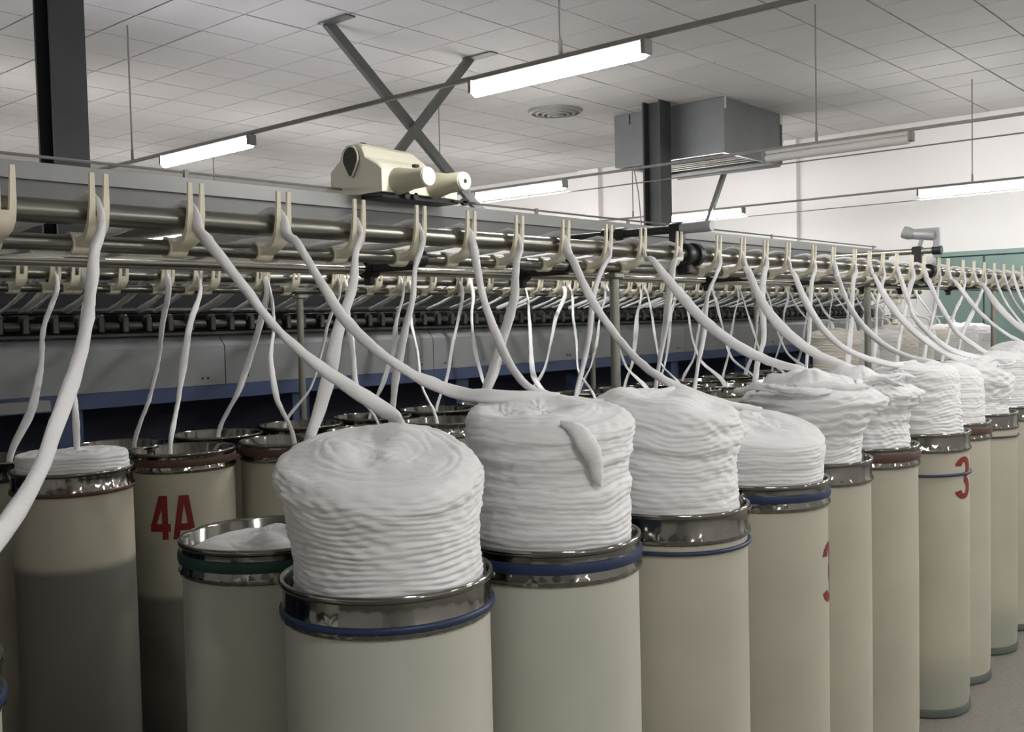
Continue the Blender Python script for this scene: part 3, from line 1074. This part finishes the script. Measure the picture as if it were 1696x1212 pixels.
SG = 'white sliver stacks of the front row'
RIGHT = view_angle(1, 0) * 0 + math.atan2(-.753, .6576)   # world angle of the picture's right-hand direction
ST = {}
ST[0] = coil('sliver_stack', 0.408, 1.59, 1.06, 1.36, .178, 'white sliver stack at the left edge of the picture', 11, nth=100, group=SG)
ST[1] = coil('sliver_stack', 1.249, 1.417, 1.055, 1.318, .182, 'big white sliver stack in the foreground, round with a swirled top', 23,
             flare=[(0, .985), (.35, .97), (.7, 1.01), (.86, 1.05), (1, 1.05)], tilt=(.15, .17), shift=(-.012, .014), dome=.020, hollow=.010, nth=230, group=SG, swirl=3, mess=.35, amp=.0042,
             lobes=[(RIGHT, .25, .008, .85, .12), (RIGHT + PI, .5, .008, .9, .15)], rim_roll=.045)
ST[2] = coil('sliver_stack', 1.695, 1.383, 1.055, 1.368, .180, 'tall white sliver stack with a loose tail, second in the front row', 37,
             flare=[(0, .97), (.5, .985), (.68, .96), (.73, 1.01), (.9, 1.01), (1, .97)], tilt=(.06, .09), shift=(-.012, .010), dome=.018, nth=210, group=SG, mess=.6,
             lobes=[(RIGHT, .35, .010, .9, .1)], amp=.0032, rim_roll=.022)
ST[3] = coil('sliver_stack', 2.160, 1.369, 1.055, 1.352, .182, 'tall neatly layered white sliver stack, third in the front row', 41,
             flare=[(0, .97), (.5, .955), (.60, .95), (.67, 1.01), (.9, 1.02), (1, .98)], tilt=(-.02, .12), dome=.028, nth=200, group=SG, mess=.7, amp=.0032,
             lobes=[(RIGHT, .3, .016, .80, .10)], rim_roll=.025)
ST[4] = coil('sliver_stack', 2.647, 1.374, 1.055, 1.243, .182, 'low round white sliver stack with spiral top, fourth in the front row', 53,
             flare=[(0, .97), (.7, 1.02), (1, 1.03)], dome=.022, hollow=.006, tilt=(.12, .16), nth=170, group=SG, mess=.12, swirl=2, rim_roll=.032)
ST[5] = coil('sliver_stack', 3.110, 1.431, 1.055, 1.318, .176, 'spilling white sliver stack, a wide overhanging heap, fifth in the front row', 67,
             flare=[(0, .97), (.35, .93), (.52, .95), (.72, 1.14), (.88, 1.24), (1, 1.15)], dome=.060, hollow=-.005, nth=170, group=SG, mess=1.3,
             lobes=[(RIGHT, .45, .035, .80, .12), (RIGHT + PI, .7, .02, .9, .2)], tilt=(-.02, -.04), rim_roll=.06)
ST[6] = coil('sliver_stack', 3.543, 1.432, 1.055, 1.318, .176, 'waisted white sliver stack with a ruffled overhang, sixth in the front row', 71,
             flare=[(0, .98), (.4, .93), (.6, .96), (.8, 1.12), (.9, 1.14), (1, 1.05)], dome=.045, hollow=-.01, nth=150, group=SG, mess=1.5,
             lobes=[(RIGHT, .5, .028, .8, .12)], tilt=(-.03, .02), rim_roll=.05)
ST[7] = coil('sliver_stack', 4.056, 1.413, 1.055, 1.345, .182, 'tall tapering white sliver stack, seventh in the front row', 83,
             flare=[(0, .98), (.5, .94), (.9, .92), (1, .88)], dome=.03, nth=140, group=SG, mess=.4, rim_roll=.03)
ST[8] = coil('sliver_stack', 4.467, 1.451, 1.055, 1.325, .182, 'smooth rounded white sliver stack, eighth in the front row', 97,
             flare=[(0, .97), (.6, .95), (1, .88)], dome=.03, nth=130, group=SG, mess=.2, rim_roll=.06)
ST[9] = coil('sliver_stack', 4.935, 1.465, 1.055, 1.305, .178, 'white sliver stack with an overhanging rim, ninth in the front row', 101,
             flare=[(0, .97), (.4, .93), (.65, 1.05), (.8, 1.10), (1, 1.0)], dome=.05, nth=130, group=SG, mess=1.2, lobes=[(RIGHT, .5, .02, .75, .12)], rim_roll=.05)
ST[10] = coil('sliver_stack', 5.390, 1.460, 1.055, 1.33, .18, 'white sliver stack at the right edge, tenth in the front row', 107, nth=110, group=SG, mess=.8, dome=.04)
ST[11] = coil('sliver_stack', 5.845, 1.450, 1.055, 1.36, .18, 'white sliver stack at the right edge, eleventh in the front row', 109, nth=110, group=SG, mess=.8, dome=.04)
ST[12] = coil('sliver_stack', 6.300, 1.450, 1.055, 1.36, .18, 'white sliver stack at the right edge, twelfth in the front row', 113, nth=110, group=SG, mess=.8, dome=.04)
coil('sliver_stack', 1.330, 1.904, .98, 1.075, .178, 'white sliver filling the green-banded can to its brim', 127, dome=.025, nth=110, mess=.5, hollow=.0, rim_roll=.02)
coil('sliver_stack', 1.58, 3.40, 1.055, 1.150, .180, 'low white disc of sliver on the two-tone can at the left', 131, dome=.006, hollow=.004, nth=110, mess=.05, rim_roll=.012)
# pale stacks far back on the third row
farlab = ['cream-tinted sliver stack far back, left of the second rail post', 'broad white sliver stack far back, right of the second rail post',
          'grey-white sliver stack far back, in front of the teal wall', 'cream sliver stack far back, left of the third rail post', 'white sliver stack far back at the right edge']
fi = 0
for i, (x, y) in enumerate(ROWC):
    if x < 7.6:
        continue
    top = [1.43, 1.40, 1.41, 1.44, 1.43, 1.40, 1.42, 1.43, 1.41][fi % 9]
    coil('sliver_stack', x, y, 1.055, top, .185, 'pale sliver stack far back on the third row, %s from the left' % ordinal(fi + 1), 200 + i,
         flare=[(0, .98), (.6, 1.0), (1, .93)] if fi % 2 else [(0, .95), (.5, .95), (.75, 1.08), (1, .98)], nth=80, mess=.5, layer=.02, amp=.003,
         material='sliver_cream' if fi in (0, 3, 5) else 'sliver', group='pale sliver stacks of the third row', dome=.03)
    fi += 1

# loose tails and loops on the messy stacks


def px_path(stack_x, stack_y, pts, o):
    """pixel points with plan distance -> local coordinates of stack object o"""
    out = []
    for (px, py, Y) in pts:
        out.append(at_y(px, py, Y) - np.array(o.location))
    return out


vs, fs = ribbon(px_path(0, 0, [(930, 700, 1.255), (955, 712, 1.222), (972, 735, 1.206), (986, 765, 1.204), (990, 792, 1.206), (992, 803, 1.21)], ST[2]), .022, .009, 5, nring=50, fuzz=.0007,
                wf=[.2, .75, 1.1, 1.0, .7, .2], wvar=.16, s0=(.6576, -.753, .45), base=0.0)
soft('loose_tail', vs, fs, 'sliver', ST[2])


def crown_loops(o, R, z, n, seed, spread=1.0):
    r = np.random.default_rng(seed)
    for k in range(n):
        a0 = r.uniform(0, 2 * PI)
        ln = r.uniform(.9, 2.0)
        rr = R * r.uniform(.72, 1.04)
        pts = []
        for s in np.linspace(0, 1, 7):
            a = a0 + ln * s
            q = rr * (1 + .10 * math.sin(5 * s + k)) * spread
            zz = z + .016 * math.sin(PI * s) + r.uniform(-.006, .006) - .10 * max(0, q - R * 1.02) + .03 * (1 - (q / R) ** 2)
            pts.append((q * math.cos(a), q * math.sin(a), zz))
        vs, fs = ribbon(pts, .013, .006, seed + k, nring=34, fuzz=.0012, wf=[.2, .8, 1, 1, 1, .8, .2], twist=.8)
        soft('loose_loop', vs, fs, 'sliver', o)


crown_loops(ST[5], .205, .262, 6, 301)
crown_loops(ST[6], .19, .262, 5, 311)
crown_loops(ST[9], .185, .25, 4, 321)

# ------------------------------------------------------------------ strands
# front strands to the front row: hook x -> pixel way-points (x, y) with plan distance easing from the fork to the can
SW = .0150


def over_rail(X, z_end=1.655, jit=0.0):
    """path from the fork over the front roller, back over the rear rail and down into the machine"""
    return [(X, FY - .052, FZ - .018), (X, FY - .046, FZ + .008), (X, FY - .034, FZ + .026), (X, FY - .014, FZ + .035), (X, FY + .010, FZ + .036), (X, FY + .035, FZ + .030), (X, FY + .10, FZ + .022), (X + jit * .3, FY + .7, FZ - .012),
            (X + jit * .7, FY + 1.4, FZ - .004), (X + jit, BY - .01, BZ + .036), (X + jit, BY + .05, BZ + .022), (X + jit, BY + .35, 1.70), (X + jit, BY + .50, z_end)]


def strand_front(X, pix, Yend, label, group, w=SW, seed=1, ease=1.0, anchor=None, thick=.0105, tw_=.35):
    pts = []
    n = len(pix)
    for i, (px, py) in enumerate(pix):
        u = (i + 1) / n
        Y = (FY - .05) + (Yend - (FY - .05)) * u ** ease
        pts.append(at_y(px, py, Y))
    X *= KF
    head = over_rail(X)
    if anchor is not None:
        pts.append(np.array(anchor, float))
    path = pts[::-1] + head
    wf = ([.25] if anchor is not None else []) + [1.05] * (len(pts) - (anchor is not None)) + [.75, .55, .5, .5, .62, .8, .95] + [1] * (len(head) - 7)
    wf[len(pts) - 1] = .95
    vs, fs = ribbon(path, w, thick, seed, nring=150, twist=tw_, wf=wf)
    o = soft('sliver_strand', vs, fs, 'strand')
    tag(o, label, 'strand', group)
    return o


FS = 'white slivers slanting from the front rail to the front cans'
FD = 'white slivers hanging from the front rail to the second row'
A_PATHS = [
    (1.023, [(156, 420), (152, 470), (143, 540), (120, 630), (96, 695), (60, 790), (0, 885), (-40, 930)], 1.62, 'twisting down to the left edge'),
    (1.248, [(345, 400), (400, 470), (455, 540), (520, 600), (590, 648), (642, 682)], 1.555, 'onto the big foreground stack'),
    (1.487, [(490, 400), (530, 465), (572, 530), (628, 583), (700, 628), (765, 652), (815, 656)], 1.50, 'onto the tall stack with the loose tail'),
    (2.150, [(786, 420), (800, 490), (824, 560), (850, 612), (880, 643), (950, 665)], 1.50, 'behind the tall stack with the loose tail'),
    (2.600, [(948, 430), (985, 505), (1020, 555), (1060, 600), (1105, 632), (1160, 655)], 1.50, 'behind the neatly layered third stack'),
    (3.052, [(1080, 430), (1120, 480), (1165, 530), (1220, 572), (1280, 600), (1330, 612)], 1.47, 'onto the spilling fifth stack'),
    (3.795, [(1240, 450), (1265, 505), (1300, 548), (1350, 585), (1405, 608)], 1.47, 'onto the ruffled sixth stack'),
    (4.214, [(1316, 455), (1340, 510), (1372, 555), (1410, 583), (1460, 600)], 1.47, 'onto the tapering seventh stack'),
    (4.701, [(1390, 465), (1415, 520), (1450, 560), (1490, 585), (1540, 600)], 1.47, 'onto the rounded eighth stack'),
    (5.152, [(1450, 460), (1475, 505), (1510, 545), (1560, 580), (1610, 600)], 1.48, 'onto the ninth stack'),
    (5.534, [(1492, 460), (1505, 500), (1522, 535), (1560, 570), (1620, 592)], 1.48, 'onto the tenth stack at the right edge'),
    (5.960, [(1538, 465), (1560, 510), (1590, 555), (1640, 588)], 1.48, 'onto the eleventh stack at the right edge'),
    (6.383, [(1585, 470), (1625, 520), (1670, 555), (1710, 575)], 1.48, 'to the right edge, last but one'),
    (6.890, [(1630, 475), (1660, 515), (1700, 550), (1740, 570)], 1.48, 'to the right edge, last'),
]
TARGET = [0, 1, 2, 3, 4, 5, 6, 7, 8, 9, 10, 11, 12, 12]
ANCH = []
for i, k in enumerate(TARGET):
    o = ST[k]
    ax, ay = [(-.03, .02), (.10, .055)][i] if i < 2 else ((.085 if i < 13 else .10), .035)
    near = [v.co.z for v in o.data.vertices if abs(v.co.x - ax) < .03 and abs(v.co.y - ay) < .03]
    ANCH.append((o.location.x + ax, o.location.y + ay, o.location.z + (max(near) if near else .25) - .002))
for i, (X, pix, Ye, d) in enumerate(A_PATHS):
    strand_front(X, pix, Ye, 'white sliver strand slanting from the front rail ' + d if i else 'thick white sliver strand of the front rail ' + d, FS,
                 w=(.0140, .0172, .0165)[i] if i < 3 else .0150, seed=400 + i, anchor=ANCH[i])
B_PATHS = [
    (1.725, [(591, 410), (585, 470), (562, 540), (545, 620), (524, 694), (515, 720)]),
    (1.947, [(688, 440), (684, 490), (668, 560), (655, 630), (650, 680), (648, 700)]),
    (2.367, [(856, 430), (852, 490), (832, 560), (818, 605), (802, 655), (795, 690)]),
    (2.840, [(1000, 440), (985, 480), (975, 560), (965, 610), (955, 650), (952, 680)]),
    (3.298, [(1118, 430), (1108, 490), (1100, 555), (1092, 600), (1085, 650), (1082, 680)]),
    (3.595, [(1188, 450), (1172, 490), (1165, 560), (1155, 610), (1150, 650), (1150, 670)]),
    (4.000, [(1266, 450), (1262, 500), (1265, 560), (1255, 600), (1250, 640)]),
    (4.484, [(1346, 460), (1342, 500), (1340, 560), (1336, 600), (1334, 640)]),
    (4.957, [(1413, 465), (1412, 510), (1408, 560), (1404, 600)]),
    (5.333, [(1461, 470), (1452, 510), (1450, 560), (1448, 600)]),
    (5.765, [(1507, 475), (1500, 510), (1490, 560), (1486, 600)]),
    (6.219, [(1553, 480), (1546, 520), (1536, 560), (1530, 600)]),
    (6.672, [(1596, 480), (1580, 520), (1570, 560), (1560, 600)]),
    (7.115, [(1625, 485), (1605, 530), (1592, 560), (1585, 600)]),
]
for i, (X, pix) in enumerate(B_PATHS):
    strand_front(X, pix, 1.90, 'white sliver strand hanging nearly straight from the front rail, %s such from the left' % ordinal(i + 1), FD, w=.0126, seed=500 + i, thick=.0080, tw_=.9,
                 anchor=(1.33 + .455 * max(0, round((at_y(pix[-1][0], pix[-1][1], 1.9)[0] - 1.33) / .455)), 1.90, .95))
used = {round(a[0] * KF, 3) for a in A_PATHS} | {round(b[0] * KF, 3) for b in B_PATHS}
# the remaining guides at the far end and at the left edge carry strands that run straight back to the machine
far_i = 0
for X in FRONT_HOOKS:
    if X in used or X > 9.5 or X < 1:
        continue
    far_i += 1
    xl = X - .10
    path = [(xl, 1.72, 1.20), (xl + .02, 1.76, 1.40), (X - .02, 1.93, 1.66)] + over_rail(X)
    vs, fs = ribbon(path, .0135, .0075, 560 + far_i, nring=90, twist=.35)
    tag(soft('sliver_strand', vs, fs, 'strand'), 'white sliver strand over an end guide of the front rail, %s from the left' % ordinal(far_i),
        'strand', 'white slivers at the ends of the front rail')

# rear rail, its strands and its guides
B_HOOKS = []
bi = 0
for row, cans_, off in (('D', ROWD, .30), ('C', ROWC, .34)):
    for i, (x, y) in enumerate(cans_):
        X = x + off + random.uniform(-.03, .03)
        if X > 11.5:
            continue
        B_HOOKS.append((X, row, x, y, i))
B_HOOKS.sort()
hx = sorted([h[0] for h in B_HOOKS] + [x for x in FRONT_HOOKS if x > 1.2])
bk = creel('creel_rail', BY, BZ, -1.2, 11.7, hx, (.5, 3.07, 5.5, 7.85, 10.2), 'rear creel rail with small cream fork guides, seen beneath the front rail')
for n_, (X, row, x, y, i) in enumerate(B_HOOKS):
    top = 1.14 if (row == 'C' and i == 0) else (1.36 if (row == 'C' and x > 7.6) else .95)
    r = random.Random(900 + n_)
    dx, dy = r.uniform(-.02, .10), r.uniform(.02, .12)
    h = FZ - top
    pts = [(x + dx, y + dy - .02, top), (x + dx + .01, y + dy, top + .12)]
    for u in (.35, .55, .75):
        pts.append((x + dx + (X - x - dx) * (u ** .8) + r.uniform(-.018, .018), y + dy + (BY - .055 - y - dy) * (u ** .6) + r.uniform(-.01, .01), top + .05 + (h - .08) * u))
    pts += [(X, BY - .054, BZ - .03), (X, BY - .034, BZ + .006), (X, BY - .018, BZ + .030), (X, BY + .004, BZ + .036), (X, BY + .05, BZ + .02), (X, BY + .35, 1.70), (X, BY + .5, 1.655)]
    vs, fs = ribbon(pts, .0125, .007, 700 + n_, nring=64, twist=.9, ns=8, wvar=.3)
    tag(soft('sliver_strand', vs, fs, 'strand'), 'thin white sliver strand hanging from the rear rail, %s from the left' % ordinal(n_ + 1), 'strand', 'white slivers hanging from the rear rail')

# ------------------------------------------------------------------ teal cabinets on the far wall
tc_ = thing('wall_cabinet', (13.28, 2.2, 0), 'teal painted wall cabinet with framed upper panels against the far wall', 'cabinet')
MB().box((.05, -3.2, 0), (.269, 2.18, 2.30)).build('carcass', M['teal_dark'], tc_, smooth=0)
MB().box((-.01, -3.22, 2.27), (.269, 2.20, 2.325)).build('cornice', M['teal'], tc_, smooth=0)
y = -3.2
k = 0
while y < 2.1:
    ye = min(y + .60, 2.18)
    MB().box((.02, y + .012, 1.99), (.05, ye - .012, 2.255), bev=.006).build('upper_panel', M['teal'], tc_, smooth=0)
    d = MB().box((.01, y + .008, .08), (.05, ye - .008, 1.97), bev=.006).build('door', M['teal'], tc_, smooth=0)
    MB().box((-.012, ye - .07, 1.02), (.0095, ye - .05, 1.14), bev=.003).build('handle', M['steel'], d, smooth=0)
    y += .60

bpy.context.view_layer.update()
